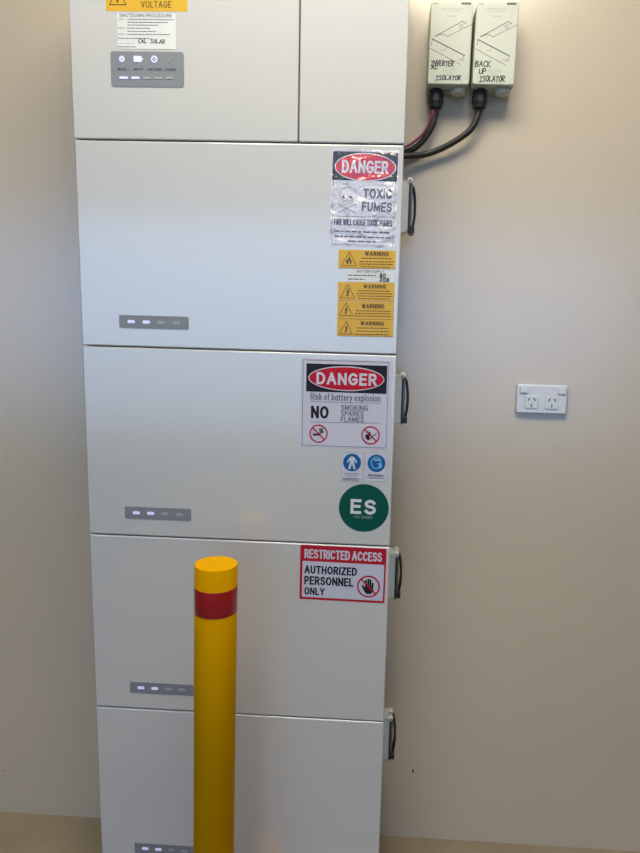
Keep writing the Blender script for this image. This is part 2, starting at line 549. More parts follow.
# small knocks and filled holes in the paint
for nm, x, z, rx, rz, m_ in (('scuff_mark', .0765, .1863, .0022, .0060, 'slot'), ('scuff_mark', .2579, 1.7307, .0030, .0022, 'chassis'),
                             ('scuff_mark', .3026, 1.7575, .0040, .0022, 'isob'), ('scuff_mark', -.9850, .1190, .0016, .0022, 'slot')):
    MB().prism(ellipse(x, z, rx, rz, 14), YW - .0002, YW + .0005).build(nm, M[m_], wall_back)
drv = MB().box(-14, 14, -30, YD, -.12, -.02).build('driveway', M['drive'])
drv['kind'] = 'structure'

# ------------------------------------------------------------------ unseen ceiling panel added so tower and wall brighten upwards
LX, LY = -0.10, 0.52
lt = thing('ceiling_fill_panel', 'added white framed fill light panel glowing on the ceiling above the tower front', 'fill light', (LX, LY, CEIL))
fr = MB()
for x0, x1, y0, y1 in ((-.62, .62, -.32, -.30), (-.62, .62, .30, .32), (-.62, -.60, -.30, .30), (.60, .62, -.30, .30)):
    fr.box(x0, x1, y0, y1, -.040, 0)
fr.build('frame', M['screw'], lt)
MB().box(-.60, .60, -.30, .30, -.036, -.010).build(
    'diffuser', mat('fill_panel_glow', (.9, .9, .9), .5, emit=(FILL_COL, FILL_STRENGTH), noise=(10, .01)), lt)

# ------------------------------------------------------------------ battery tower
H = 0.38295
SEAM = [1.6163 - i * H for i in range(5)]      # underside of inverter, then of each module
GAP = 0.0013
YB = 1.405                                     # back of the cabinets


def indicators(parent, xs, z, litn, w, h, y):
    for i, x in enumerate(xs):
        mb = MB().prism(rrect(x - w / 2, z - h / 2, x + w / 2, z + h / 2, h * .42, 4), y - .0006, y)
        o = mb.build('indicator_light', M['lit'] if i < litn else M['unlit'], parent)
        o['label'] = 'lit bluish white indicator' if i < litn else 'unlit grey indicator'


def side_handle(parent, ztop):
    """light grey lug on the right flank with screws, dark flap and bow grip; heights measured down from ztop"""
    y0, y1 = YF + .082, YF + .122
    x = XR
    mb = MB()
    # bracket: profile in XZ swept over its depth
    prof = [(x - .004, ztop - .006), (x + .010, ztop - .004), (x + .0145, ztop - .010), (x + .0145, ztop - .094),
            (x + .010, ztop - .101), (x - .004, ztop - .104)]
    mb.prism(prof, y0, y1)
    b = mb.build('side_handle', M['bracket'], parent)
    b['label'] = 'light grey side lug with dark bow grip'
    mb = MB().bevelbox(x + .0147, x + .0205, y0 + .004, y1 - .004, ztop - .096, ztop - .012, .002, .001)
    mb.build('flap', M['grip'], b)
    bow = spline([(x + .0165, y0 + .012, ztop - .010), (x + .0225, y0 + .010, ztop - .018), (x + .0262, y0 + .010, ztop - .045),
                  (x + .0258, y0 + .010, ztop - .072), (x + .0225, y0 + .011, ztop - .092)], 6)
    MB().tube(bow, .0026, 10).build('bow_grip', M['black'], b)
    bow2 = [(p[0], p[1] + .020, p[2]) for p in bow]
    MB().tube(bow2, .0026, 10).build('bow_grip', M['black'], b)
    mb = MB().bevelbox(x + .0150, x + .0265, y0 - .001, y0 + .038, ztop - .104, ztop - .090, .003, .001)
    mb.build('catch', M['black'], b)
    mb = MB().box(x + .0130, x + .0165, y0 - .002, y0 + .003, ztop - .106, ztop - .012)
    mb.build('hinge_strip', M['black'], b)
    for yy in (y0 - .003, y0 + .022):
        MB().lathe([(.0030, 0), (.0052, .0010), (.0056, .003), (.0056, .012)], 20, 'Y', (x + .0145, yy, ztop - .0045)).build('screw', M['screw'], b)
        MB().lathe([(.0016, -.0006), (.0016, .001)], 10, 'Y', (x + .0145, yy, ztop - .0045)).build('screw_socket', M['black'], b)


def chassis(parent, z0, z1):
    MB().box(XL + .0025, XR - .0025, YF + .017, YB, z0, z1).build('chassis', M['chassis'], parent)


def battery_module(i, label):
    z1, z0 = SEAM[i], SEAM[i + 1]
    t = thing('battery_module', label, 'battery', ((XL + XR) / 2, YF, z0), group='stacked battery modules of the white tower')
    inv = Matrix.Translation((-(XL + XR) / 2, -YF, -z0))
    before = set(C.objects)
    chassis(t, z0 + .0004, z1 - .0004)
    MB().bevelbox(XL, XR, YF, YF + .020, z0 + GAP, z1 - GAP, .003, .0022).build('front_panel', M['coat'], t)
    MB().bevelbox(XL + .001, XR - .001, YF + .024, YB - .001, z0 + GAP, z1 - GAP, .003, .0015).build('side_shell', M['coat'], t)
    cx, cz = -.4727, z0 + .0490
    lb = MB().prism(rrect(cx - .0683, cz - .0124, cx + .0683, cz + .0124, .0022, 3), YF - .0007, YF + .001).build('indicator_panel', M['ledbar'], t)
    lb['label'] = 'grey indicator strip with two lit dashes'
    indicators(lb, [cx - .0445, cx - .0150, cx + .0140, cx + .0440], cz, 2, .0145, .0062, YF - .0007)
    side_handle(t, z1 - .040)
    for o in set(C.objects) - before:
        if o.parent == t:
            o.matrix_parent_inverse = inv
    return t


battery_module(0, 'white battery module under the inverter, with toxic fumes sign and yellow stickers')
battery_module(1, 'white battery module carrying the black danger sign and green disc')
battery_module(2, 'white battery module with the red restricted access sign')
battery_module(3, 'lowest white battery module, no signs, behind lower bollard')

# plinth the tower stands on
pl = MB().bevelbox(XL + .006, XR - .006, YF + .012, YB, 0, SEAM[4] - .0004, .003, .002).build('plinth', M['chassis'])
tag(pl, 'low grey plinth under the lowest battery module', 'plinth')

# inverter on top
ZT = SEAM[0] + .386
inv_t = thing('inverter', 'white inverter cabinet topmost on the battery tower with grey status display', 'inverter', ((XL + XR) / 2, YF, SEAM[0]))
inv_m = Matrix.Translation((-(XL + XR) / 2, -YF, -SEAM[0]))
before = set(C.objects)
chassis(inv_t, SEAM[0] + .0004, ZT - .001)
XS = -.1953
MB().bevelbox(XL - .001, XS - .0012, YF - .001, YF + .020, SEAM[0] + GAP, ZT, .003, .0022).build('front_panel', M['coat'], inv_t)
MB().bevelbox(XS + .0012, XR + .001, YF - .001, YF + .020, SEAM[0] + GAP, ZT, .003, .0022).build('cable_cover_panel', M['coat'], inv_t)
MB().bevelbox(XL + .001, XR - .001, YF + .024, YB - .001, SEAM[0] + GAP, ZT, .003, .0015).build('side_shell', M['coat'], inv_t)
dcx, dcz, dw, dh = -.4745, 1.7390, .1361, .0605
dp = MB().prism(rrect(dcx - dw / 2, dcz - dh / 2, dcx + dw / 2, dcz + dh / 2, .005, 5), YF - .0017, YF).build('display_panel', M['ledbar'], inv_t)
dp['label'] = 'grey status display with lit icons'
D = Sheet(dw, dh, (46, 15), (595, 15), (50, 279), (592, 282))

def dsp(X, Y):
    a = D(X, Y)
    return a[0] + dcx, a[1] + dcz
yk = (YF - .0024, YF - .0017)
c = dsp(133, 72)
MB().ring(c[0], c[1], .0052, .0024, *yk, n=24).ribbon([(c[0], c[1] - .001), (c[0], c[1] + .004)], .0016, *yk).build('run_icon', M['lit'], dp)
c = dsp(252, 72)
MB().prism(rrect(c[0] - .0078, c[1] - .0052, c[0] + .0072, c[1] + .0052, .0015, 3), *yk).prism([(c[0] + .0076, c[1] - .002), (c[0] + .0094, c[1] - .002), (c[0] + .0094, c[1] + .002), (c[0] + .0076, c[1] + .002)], *yk).build('battery_icon', M['lit'], dp)
c = dsp(375, 72)
MB().ring(c[0], c[1], .0060, .0036, *yk, n=24).ribbon([(c[0] - .0005, c[1] - .0015), (c[0] + .0015, c[1] + .002)], .0014, *yk).build('meter_icon', M['lit'], dp)
c = dsp(495, 70)
MB().ribbon([(c[0] - .004, c[1] - .0045), (c[0] + .004, c[1] + .0045)], .0018, *yk).build('link_icon', M['unlit'], dp)
for body, X0, X1 in (('RUN', 105, 165), ('BATT', 222, 288), ('METER', 325, 425), ('COMM', 460, 533)):
    a, b = dsp(X0, 156), dsp(X1, 140)
    o = lettering(dp, body, a[0], a[1], b[0], b[1], M['ink'], 0, .02)
    o.location.y = YF - .0020
for i, (X0, X1) in enumerate(((113, 175), (203, 262), (290, 347), (372, 428), (455, 512))):
    a, b = dsp(X0, 221), dsp(X1, 204)
    o = MB().prism(rrect(a[0], a[1], b[0], b[1], .0012, 3), *yk).build('indicator_light', M['lit'] if i < 2 else M['unlit'], dp)
    o['label'] = 'lit bluish white dash' if i < 2 else 'unlit grey dash'
for o in set(C.objects) - before:
    if o.parent == inv_t:
        o.matrix_parent_inverse = inv_m

# ------------------------------------------------------------------ signs and stickers
YS = YF - .00005
YINV = YF - .00105       # the inverter's front stands a millimetre proud


def sign(name, label, cat, cx, cz, rot, w, h, m, r=.002, group=None, y=YS):
    t = thing(name, label, cat, (cx, y, cz), (0, math.radians(-rot), 0), group)
    MB().prism(rrect(-w / 2, -h / 2, w / 2, h / 2, r, 3), *lay(0)).build('panel', m, t)
    return t


def quad(g, X0, Y0, X1, Y1, k, name, m, parent, r=None):
    x0, z0, x1, z1 = g.box(X0, Y0, X1, Y1)
    pts = rrect(x0, z0, x1, z1, r, 3) if r else [(x0, z0), (x1, z0), (x1, z1), (x0, z1)]
    return MB().prism(pts, *lay(k)).build(name, m, parent)


def border(t, x0, z0, x1, z1, wd, m, k=1, name='border_line'):
    mb = MB()
    for pts in ([(x0, z0), (x1, z0)], [(x1, z0), (x1, z1)], [(x1, z1), (x0, z1)], [(x0, z1), (x0, z0)]):
        mb.ribbon(pts, wd, *lay(k))
    return mb.build(name, m, t)


def hline(t, g, X0, Y0, X1, Y1, wd, m, k=1):
    return MB().ribbon([g(X0, Y0), g(X1, Y1)], wd, *lay(k)).build('rule_line', m, t)


def triangle(t, g, apex, bl, br, m, wd, symbol, fill=None):
    A, B, D_ = g(*apex), g(*bl), g(*br)
    o = MB().ribbon([A, B], wd, *lay(1)).ribbon([B, D_], wd, *lay(1)).ribbon([D_, A], wd, *lay(1)).build('hazard_triangle', m, t)
    cx = (A[0] + B[0] + D_[0]) / 3
    hh = A[1] - (B[1] + D_[1]) / 2
    z = (B[1] + D_[1]) / 2
    mb = MB()
    if symbol == 'bolt':
        pts = [(.06, .72), (-.12, .42), (-.01, .42), (-.07, .24), (-.12, .26), (-.04, .10), (.10, .22), (.03, .23), (.13, .50), (.02, .50), (.14, .72)]
    else:   # flame
        pts = [(-.16, .14), (-.24, .32), (-.14, .52), (-.10, .40), (0, .72), (.10, .50), (.20, .34), (.14, .14), (.06, .16), (.08, .30), (0, .40), (-.06, .26), (-.04, .14)]
    mb.prism([(cx + px * hh, z + pz * hh) for px, pz in pts], *lay(1))
    mb.build('pictogram', m, o)
    return o


def prohibition(t, g, X, Y, R, draw, k=2, name='prohibition_symbol'):
    c = g(X, Y)
    r = R * g.k()
    ring = MB().ring(c[0], c[1], r, r * .86, *lay(k)).build(name, M['red'], t)
    a = .61
    MB().ribbon([(c[0] - r * .9 * .72, c[1] + r * .9 * .70), (c[0] + r * .9 * .72, c[1] - r * .9 * .70)], r * .14, *lay(k + 1)).build('slash', M['red'], ring)
    draw(c, r, ring, k)
    return ring


# -- yellow voltage sticker at the very top
t = sign('warning_sticker', 'yellow hazardous voltage sticker topmost on the inverter above its shutdown notice', 'sticker',
         -.4735, 1.8370 + .0375, 0.1, .150, .075, M['yellow'], y=YINV)
g = Sheet(.150, .075, (38, -187), (558, -187), (38, 73), (558, 73))
triangle(t, g, (115, -64), (62, 36), (168, 36), M['brown'], .0016, 'bolt')
lettering(t, 'VOLTAGE', *g.box(262, 53, 455, 15)[0:1], g(262, 53)[1], g(455, 15)[0], g(455, 15)[1], M['brown'], 1, .005)
lettering(t, 'HAZARDOUS', g(232, 4)[0], g(232, 4)[1], g(490, -34)[0], g(490, -34)[1], M['brown'], 1, .005)

# -- shutdown procedure notice
t = sign('notice_sticker', 'small white shutdown procedure notice with handwritten signature above the grey display', 'sticker',
         -.4745, 1.8042, 0, .1102, .0626, M['paper'], y=YINV)
g = Sheet(.1102, .0626, (155, 72), (503, 74), (165, 286), (505, 290))
border(t, -.0546, -.0308, .0546, .0308, .0005, M['chassis'])
lettering(t, 'SHUTDOWN PROCEDURE', g(175, 102)[0], g(175, 102)[1], g(478, 83)[0], g(478, 83)[1], M['greyink'], 1, .012)
for n_, Y in ((1, 115), (2, 165), (3, 200)):
    lettering(t, 'STEP %d' % n_, g(168, Y + 5)[0], g(168, Y + 5)[1], g(207, Y - 5)[0], g(207, Y - 5)[1], M['greyink'])
fine_print(t, [(g(a, y)[0], g(b, y)[0], g(a, y)[1]) for a, b, y in
               ((222, 490, 115), (222, 455, 131), (222, 398, 147), (220, 355, 165), (222, 385, 183), (220, 470, 200), (168, 352, 223), (168, 270, 272))], M['greyink'], h=.0013)
hline(t, g, 175, 252, 265, 252, .0004, M['greyink'])
handwriting(t, 'CAL SOLAR', g(285, 252)[0], g(285, 252)[1], g(440, 228)[0], g(440, 228)[1], .0013, M['marker'])

# -- toxic fumes sign (laminated)
t = sign('danger_sign', 'shiny laminated toxic fumes danger sign with skull, glare over its faded red oval', 'sign', -.0719, 1.5194, -.75, .1234, .1741, M['lam_white'])
g = Sheet(.1234, .1741, (72, 50), (462, 60), (52, 615), (435, 632))
hd = quad(g, 77, 66, 448, 240, 1, 'header', M['lam_black'], t)
c, kk = g(265, 156), g.k()
MB().prism(ellipse(*c, 178 * kk, 78 * kk), *lay(2)).build('oval_rim', M['lam_white'], hd)
MB().prism(ellipse(*c, 172 * kk, 72 * kk), *lay(3)).build('red_oval', M['lam_red'], hd)
lettering(hd, 'DANGER', g(127, 188)[0], g(127, 188)[1], g(400, 122)[0], g(400, 122)[1], M['lam_white'], 4, .02)
border(t, -.0575, -.083, .0575, .083, .0006, M['lam_grey'])
# skull
c = g(160, 312)
sk = MB().ring(c[0], c[1], .0155, .0148, *lay(1), rz=(.0125, .0118), n=32).ribbon(spline([(c[0] - .010, c[1] - .009), (c[0] - .008, c[1] - .017), (c[0], c[1] - .019), (c[0] + .008, c[1] - .017), (c[0] + .010, c[1] - .009)], 5), .0006, *lay(1)).build('skull', M['lam_grey'], t)
for dx in (-.0068, .0062):
    MB().prism(ellipse(c[0] + dx, c[1] - .005, .0030, .0022, 16), *lay(2)).build('eye_socket', M['lam_grey'], sk)
MB().prism([(c[0] - .001, c[1] - .0105), (c[0] + .0012, c[1] - .0105), (c[0], c[1] - .0075)], *lay(2)).build('nose_hole', M['lam_grey'], sk)
MB().ribbon([(c[0] - .017, c[1] - .017), (c[0] + .017, c[1] - .033)], .0010, *lay(1)).ribbon([(c[0] + .017, c[1] - .017), (c[0] - .017, c[1] - .033)], .0010, *lay(1)).build('crossbones', M['lam_grey'], sk)
lettering(t, 'TOXIC', g(250, 334)[0], g(250, 334)[1], g(420, 284)[0], g(420, 284)[1], M['lam_grey'], 1, .022)
lettering(t, 'FUMES', g(243, 411)[0], g(243, 411)[1], g(420, 362)[0], g(420, 362)[1], M['lam_grey'], 1, .022)
hline(t, g, 75, 440, 437, 446, .0007, M['lam_grey'])
lettering(t, 'FIRE WILL CAUSE TOXIC FUMES', g(80, 490)[0], g(80, 490)[1], g(422, 466)[0], g(422, 466)[1], M['lam_grey'], 1, .02)
fine_print(t, [(g(a, y)[0], g(b, y)[0], g(a, y)[1]) for a, b, y in ((82, 415, 526), (82, 412, 556), (160, 335, 586))], M['lam_grey'], h=.0026)

# -- yellow warning stickers
for (nm, lab, cz, h, rot, cor, tri, sym, wn_, lines) in (
    ('warning_sticker', 'yellow warning sticker with flame triangle just under the toxic fumes sign', 1.4104, .0342, .25,
     ((118, 62), (482, 64), (118, 180), (478, 187)), ((187, 78), (136, 164), (234, 166)), 'flame', (285, 72, 437, 100),
     ((262, 455, 116), (252, 470, 137), (250, 465, 153), (258, 445, 170))),
    ('warning_sticker', 'yellow warning sticker with bolt triangle directly below the white battery supply label', 1.3507, .0352, .4,
     ((115, 268), (482, 270), (112, 390), (476, 395)), ((178, 285), (131, 371), (224, 373)), 'bolt', (280, 283, 425, 308),
     ((245, 455, 324), (235, 462, 341), (240, 465, 358), (245, 455, 375))),
    ('warning_sticker', 'yellow bolt warning sticker between two other yellow bolt stickers', 1.3158, .0334, .5,
     ((112, 393), (476, 397), (111, 503), (474, 508)), ((168, 403), (122, 481), (211, 483)), 'bolt', (268, 410, 413, 437),
     ((230, 455, 452), (225, 450, 468), (220, 460, 484))),
    ('warning_sticker', 'lowest of the yellow bolt warning stickers, just above the danger sign', 1.2829, .0324, .4,
     ((111, 506), (474, 511), (111, 614), (473, 620)), ((172, 520), (127, 599), (211, 601)), 'bolt', (262, 522, 412, 546),
     ((240, 440, 562), (240, 445, 582), (225, 450, 602))),
):
    t = sign(nm, lab, 'sticker', -.0629, cz, rot, .1078, h, M['yellow'], .0012, 'yellow warning stickers on the tower')
    g = Sheet(.1078, h, *cor)
    triangle(t, g, *tri, M['brown'], .0011, sym)
    lettering(t, 'WARNING', g(wn_[0], wn_[3])[0], g(wn_[0], wn_[3])[1], g(wn_[2], wn_[1])[0], g(wn_[2], wn_[1])[1], M['brown'], 1, .035)
    fine_print(t, [(g(a, y)[0], g(b, y)[0], g(a, y)[1]) for a, b, y in lines], M['brown'], h=.0015)
    MB().ribbon([(-.0535, -h / 2 + .0004), (.0535, -h / 2 + .0004)], .0006, *lay(1)).build('edge_line', M['brown'], t)

t = sign('rating_sticker', 'white battery supply label with handwritten numbers between yellow warning stickers', 'sticker', -.0556, 1.3808, .3, .0918, .0226, M['paper'], .001)
g = Sheet(.0918, .0226, (168, 186), (482, 190), (166, 265), (478, 268))
lettering(t, 'BATTERY SUPPLY', g(237, 208)[0], g(237, 208)[1], g(412, 194)[0], g(412, 194)[1], M['greyink'], 1, .01)
fine_print(t, [(g(a, y)[0], g(b, y)[0], g(a, y)[1]) for a, b, y in ((178, 360, 225), (178, 290, 250))], M['greyink'], h=.0019)
handwriting(t, '80', g(382, 238)[0], g(382, 238)[1], g(425, 213)[0], g(425, 213)[1], .0016, M['marker'])
handwriting(t, '208', g(382, 264)[0], g(382, 264)[1], g(447, 242)[0], g(447, 242)[1], .0016, M['marker'])

# -- danger: battery explosion
t = sign('danger_sign', 'white danger sign about battery explosion with black header and red oval', 'sign', -.0965, 1.1356, 0, .1775, .1740, M['white'])
g = Sheet(.1775, .1740, (48, 35), (508, 47), (48, 475), (492, 495))
x0, z0 = g(59, 468); x1, z1 = g(488, 56)
border(t, x0, z0, x1, z1, .0009, M['greyink'])
hd = quad(g, 76, 62, 476, 213, 1, 'header', M['ink'], t)
c, kk = g(276, 137), g.k()
MB().prism(ellipse(*c, 188 * kk, 61 * kk), *lay(2)).build('oval_rim', M['white'], hd)
MB().prism(ellipse(*c, 183 * kk, 56 * kk), *lay(3)).build('red_oval', M['red'], hd)
lettering(hd, 'DANGER', g(127, 164)[0], g(127, 164)[1], g(429, 113)[0], g(429, 113)[1], M['white'], 4, .028)
lettering(t, 'Risk of battery explosion', g(98, 249)[0], g(98, 249)[1], g(447, 218)[0], g(447, 218)[1], M['greyink'], 1, 0)
hline(t, g, 98, 250, 445, 261, .0008, M['greyink'])
lettering(t, 'NO', g(101, 333)[0], g(101, 333)[1], g(190, 274)[0], g(190, 274)[1], M['ink'], 1, .034)
for body, X1, Y0, Y1 in (('SMOKING', 385, 294, 271), ('SPARKS', 363, 322, 300), ('FLAMES', 364, 351, 329)):
    lettering(t, body, g(250, Y0)[0], g(250, Y0)[1], g(X1, Y1)[0], g(X1, Y1)[1], M['greyink'], 1, .010)
hline(t, g, 98, 352, 443, 360, .0008, M['greyink'])


def d_smoke(c, r, p, k):
    MB().prism([(c[0] - .62 * r, c[1] - .22 * r), (c[0] + .25 * r, c[1] - .22 * r), (c[0] + .25 * r, c[1] - .02 * r), (c[0] - .62 * r, c[1] - .02 * r)], *lay(k)).build('cigarette', M['ink'], p)
    for dx in (0, .22):
        MB().ribbon(spline([(c[0] + (.10 + dx) * r, c[1] + .08 * r), (c[0] + (.30 + dx) * r, c[1] + .22 * r), (c[0] + (.08 + dx) * r, c[1] + .42 * r), (c[0] + (.28 + dx) * r, c[1] + .58 * r)], 5), .10 * r, *lay(k)).build('smoke', M['greyink'], p)


def d_flame(c, r, p, k):
    MB().prism([(c[0] + a * r, c[1] + b * r) for a, b in ((-.40, -.48), (-.58, -.12), (-.42, .18), (-.34, .05), (-.14, .46), (.04, .16), (.10, -.10), (.0, -.02), (-.14, -.12), (-.10, -.30), (-.2, -.46))], *lay(k)).build('flame', M['ink'], p)
    MB().ribbon([(c[0] - .25 * r, c[1] - .52 * r), (c[0] + .62 * r, c[1] + .22 * r)], .09 * r, *lay(k)).build('match', M['ink'], p)


prohibition(t, g, 140, 411, 46, d_smoke, name='no_smoking_symbol')
prohibition(t, g, 397, 421, 46, d_flame, name='no_flames_symbol')

# -- two blue mandatory stickers
t = sign('safety_sticker', 'small white sticker with blue disc showing protective clothing', 'sticker', -.0818, 1.0115, 0, .0429, .0587, M['white'], .001, 'blue disc stickers')
g = Sheet(.0429, .0587, (70, 20), (318, 25), (62, 345), (300, 352))
border(t, -.0208, -.0287, .0208, .0287, .0007, M['unlit'])
c, kk = g(192, 138), g.k()
dsc = MB().prism(ellipse(*c, 101 * kk, 101 * kk), *lay(1)).build('blue_disc', M['blue'], t)
q = 100 * kk
MB().prism([(c[0] + a * q, c[1] + b * q) for a, b in ((-.12, .72), (-.30, .52), (-.60, .02), (-.48, -.06), (-.22, .28), (-.24, -.10), (-.42, -.72), (-.20, -.78), (0, -.12), (.20, -.78), (.42, -.72), (.24, -.10), (.22, .28), (.48, -.06), (.60, .02), (.30, .52), (.12, .72), (0, .60))], *lay(2)).build('coverall', M['white'], dsc)
fine_print(t, [(g(a, y)[0], g(b, y)[0], g(a, y)[1]) for a, b, y in ((103, 270, 262), (125, 235, 288), (88, 275, 315), (88, 275, 330))], M['greyink'], h=.0014)
t = sign('safety_sticker', 'small white sticker with blue disc showing a masked face', 'sticker', -.0332, 1.0125, 0, .0450, .0580, M['white'], .001, 'blue disc stickers')
g = Sheet(.0450, .0580, (340, 25), (592, 32), (332, 345), (585, 352))
border(t, -.0218, -.0283, .0218, .0283, .0007, M['unlit'])
c, kk = g(463, 146), g.k()
dsc = MB().prism(ellipse(*c, 99 * kk, 99 * kk), *lay(1)).build('blue_disc', M['blue'], t)
q = 98 * kk
skyb = mat('pale_blue_print', (0.20, 0.42, 0.70), .45, noise=(60, .05))
MB().ring(c[0] - .02 * q, c[1] + .06 * q, .62 * q, .50 * q, *lay(2), rz=(.72 * q, .60 * q), n=24).build('head_outline', skyb, dsc)
MB().prism(rrect(c[0] - .32 * q, c[1] + .28 * q, c[0] + .48 * q, c[1] + .52 * q, .08 * q, 3), *lay(3)).build('goggles', skyb, dsc)
MB().prism([(c[0] + a * q, c[1] + b * q) for a, b in ((.12, .02), (.58, .06), (.66, -.34), (.44, -.58), (.18, -.46), (.30, -.22))], *lay(3)).build('respirator', skyb, dsc)
fine_print(t, [(g(a, y)[0], g(b, y)[0], g(a, y)[1]) for a, b, y in ((370, 545, 272), (375, 540, 284), (355, 550, 306))], M['greyink'], h=.0016)

# -- green ES disc
t = thing('safety_sticker', 'round dark green ES sticker below the blue disc stickers', 'sticker', (-.0557, YS, .9283), (0, math.radians(.6), 0))
MB().prism(ellipse(0, 0, .0497, .0490, 64), *lay(0)).build('panel', M['green'], t)
q = .0497 / 158
lettering(t, 'ES', -84 * q, -40 * q, 77 * q, 56 * q, M['paper'], 1, .03)
lettering(t, 'UN 3480', -63 * q, -69 * q, 53 * q, -49 * q, mat('dull_silver_print', (.30, .38, .36), .5, noise=(60, .05)), 1, 0)

# -- restricted access sign
t = sign('access_sign', 'red and white restricted access sign with black hand symbol', 'sign', -.0949, .7885, -.45, .1742, .1153, M['red'], .003)
g = Sheet(.1742, .1153, (50, 48), (478, 68), (46, 312), (466, 338))
quad(g, 61, 126, 458, 326, 1, 'white_field', M['white'], t, .0015)
lettering(t, 'RESTRICTED ACCESS', g(70, 112)[0], g(70, 112)[1], g(456, 86)[0], g(456, 86)[1], M['white'], 1, .018)
for body, X1, Y0, Y1 in (('AUTHORIZED', 332, 186, 160), ('PERSONNEL', 315, 240, 212), ('ONLY', 172, 290, 260)):
    lettering(t, body, g(70, Y0)[0], g(70, Y0)[1], g(X1, Y1)[0], g(X1, Y1)[1], M['ink'], 2, .026)


def d_hand(c, r, p, k):
    mb = MB()
    mb.prism([(c[0] + a * r, c[1] + b * r) for a, b in ((-.30, .05), (.42, .05), (.44, -.35), (.28, -.66), (-.16, -.68), (-.36, -.46), (-.60, .02), (-.52, .12), (-.42, .08), (-.32, -.12))], *lay(k))
    for x, top, b in ((-.24, .60, .02), (-.03, .72, .03), (.16, .66, .05), (.36, .38, .08)):
        mb.prism(rrect(c[0] + (x - .085) * r, c[1] - .02 * r, c[0] + (x + .085) * r, c[1] + top * r, .08 * r, 3), *lay(k))
    mb.build('hand', M['ink'], p)


prohibition(t, g, 388, 253, 57, d_hand, name='no_entry_symbol')

# ------------------------------------------------------------------ bollard
BX, BY, BR, BH = -.3125, 1.09, .0381, .856
lean = math.radians(.87)
bt = thing('safety_bollard', 'yellow round safety bollard with red band standing before the tower', 'bollard',
           (BX - math.sin(lean) * BH, BY, 0), (0, lean, 0))
MB().lathe([(BR, .010), (BR, BH - .0012), (BR - .0004, BH - .0003), (BR - .0016, BH)], 64).build('post', M['bollard'], bt)
MB().lathe([(BR + .0004, BH - .0892), (BR + .0005, BH - .0887), (BR + .0005, BH - .0412), (BR + .0004, BH - .0407)], 64).build('reflective_band', M['redtape'], bt)
MB().lathe([(.085, 0), (.085, .008), (.082, .010)], 48).build('base_flange', M['bollard'], bt)
for k in range(4):
    a = PI / 4 + k * PI / 2
    MB().lathe([(.009, .0095), (.009, .017), (.007, .018)], 6, 'Z', (.064 * math.cos(a), .064 * math.sin(a), 0)).build('anchor_bolt', M['screw'], bt)

# ------------------------------------------------------------------ isolators on the wall
ID = .060
YI = YW - ID


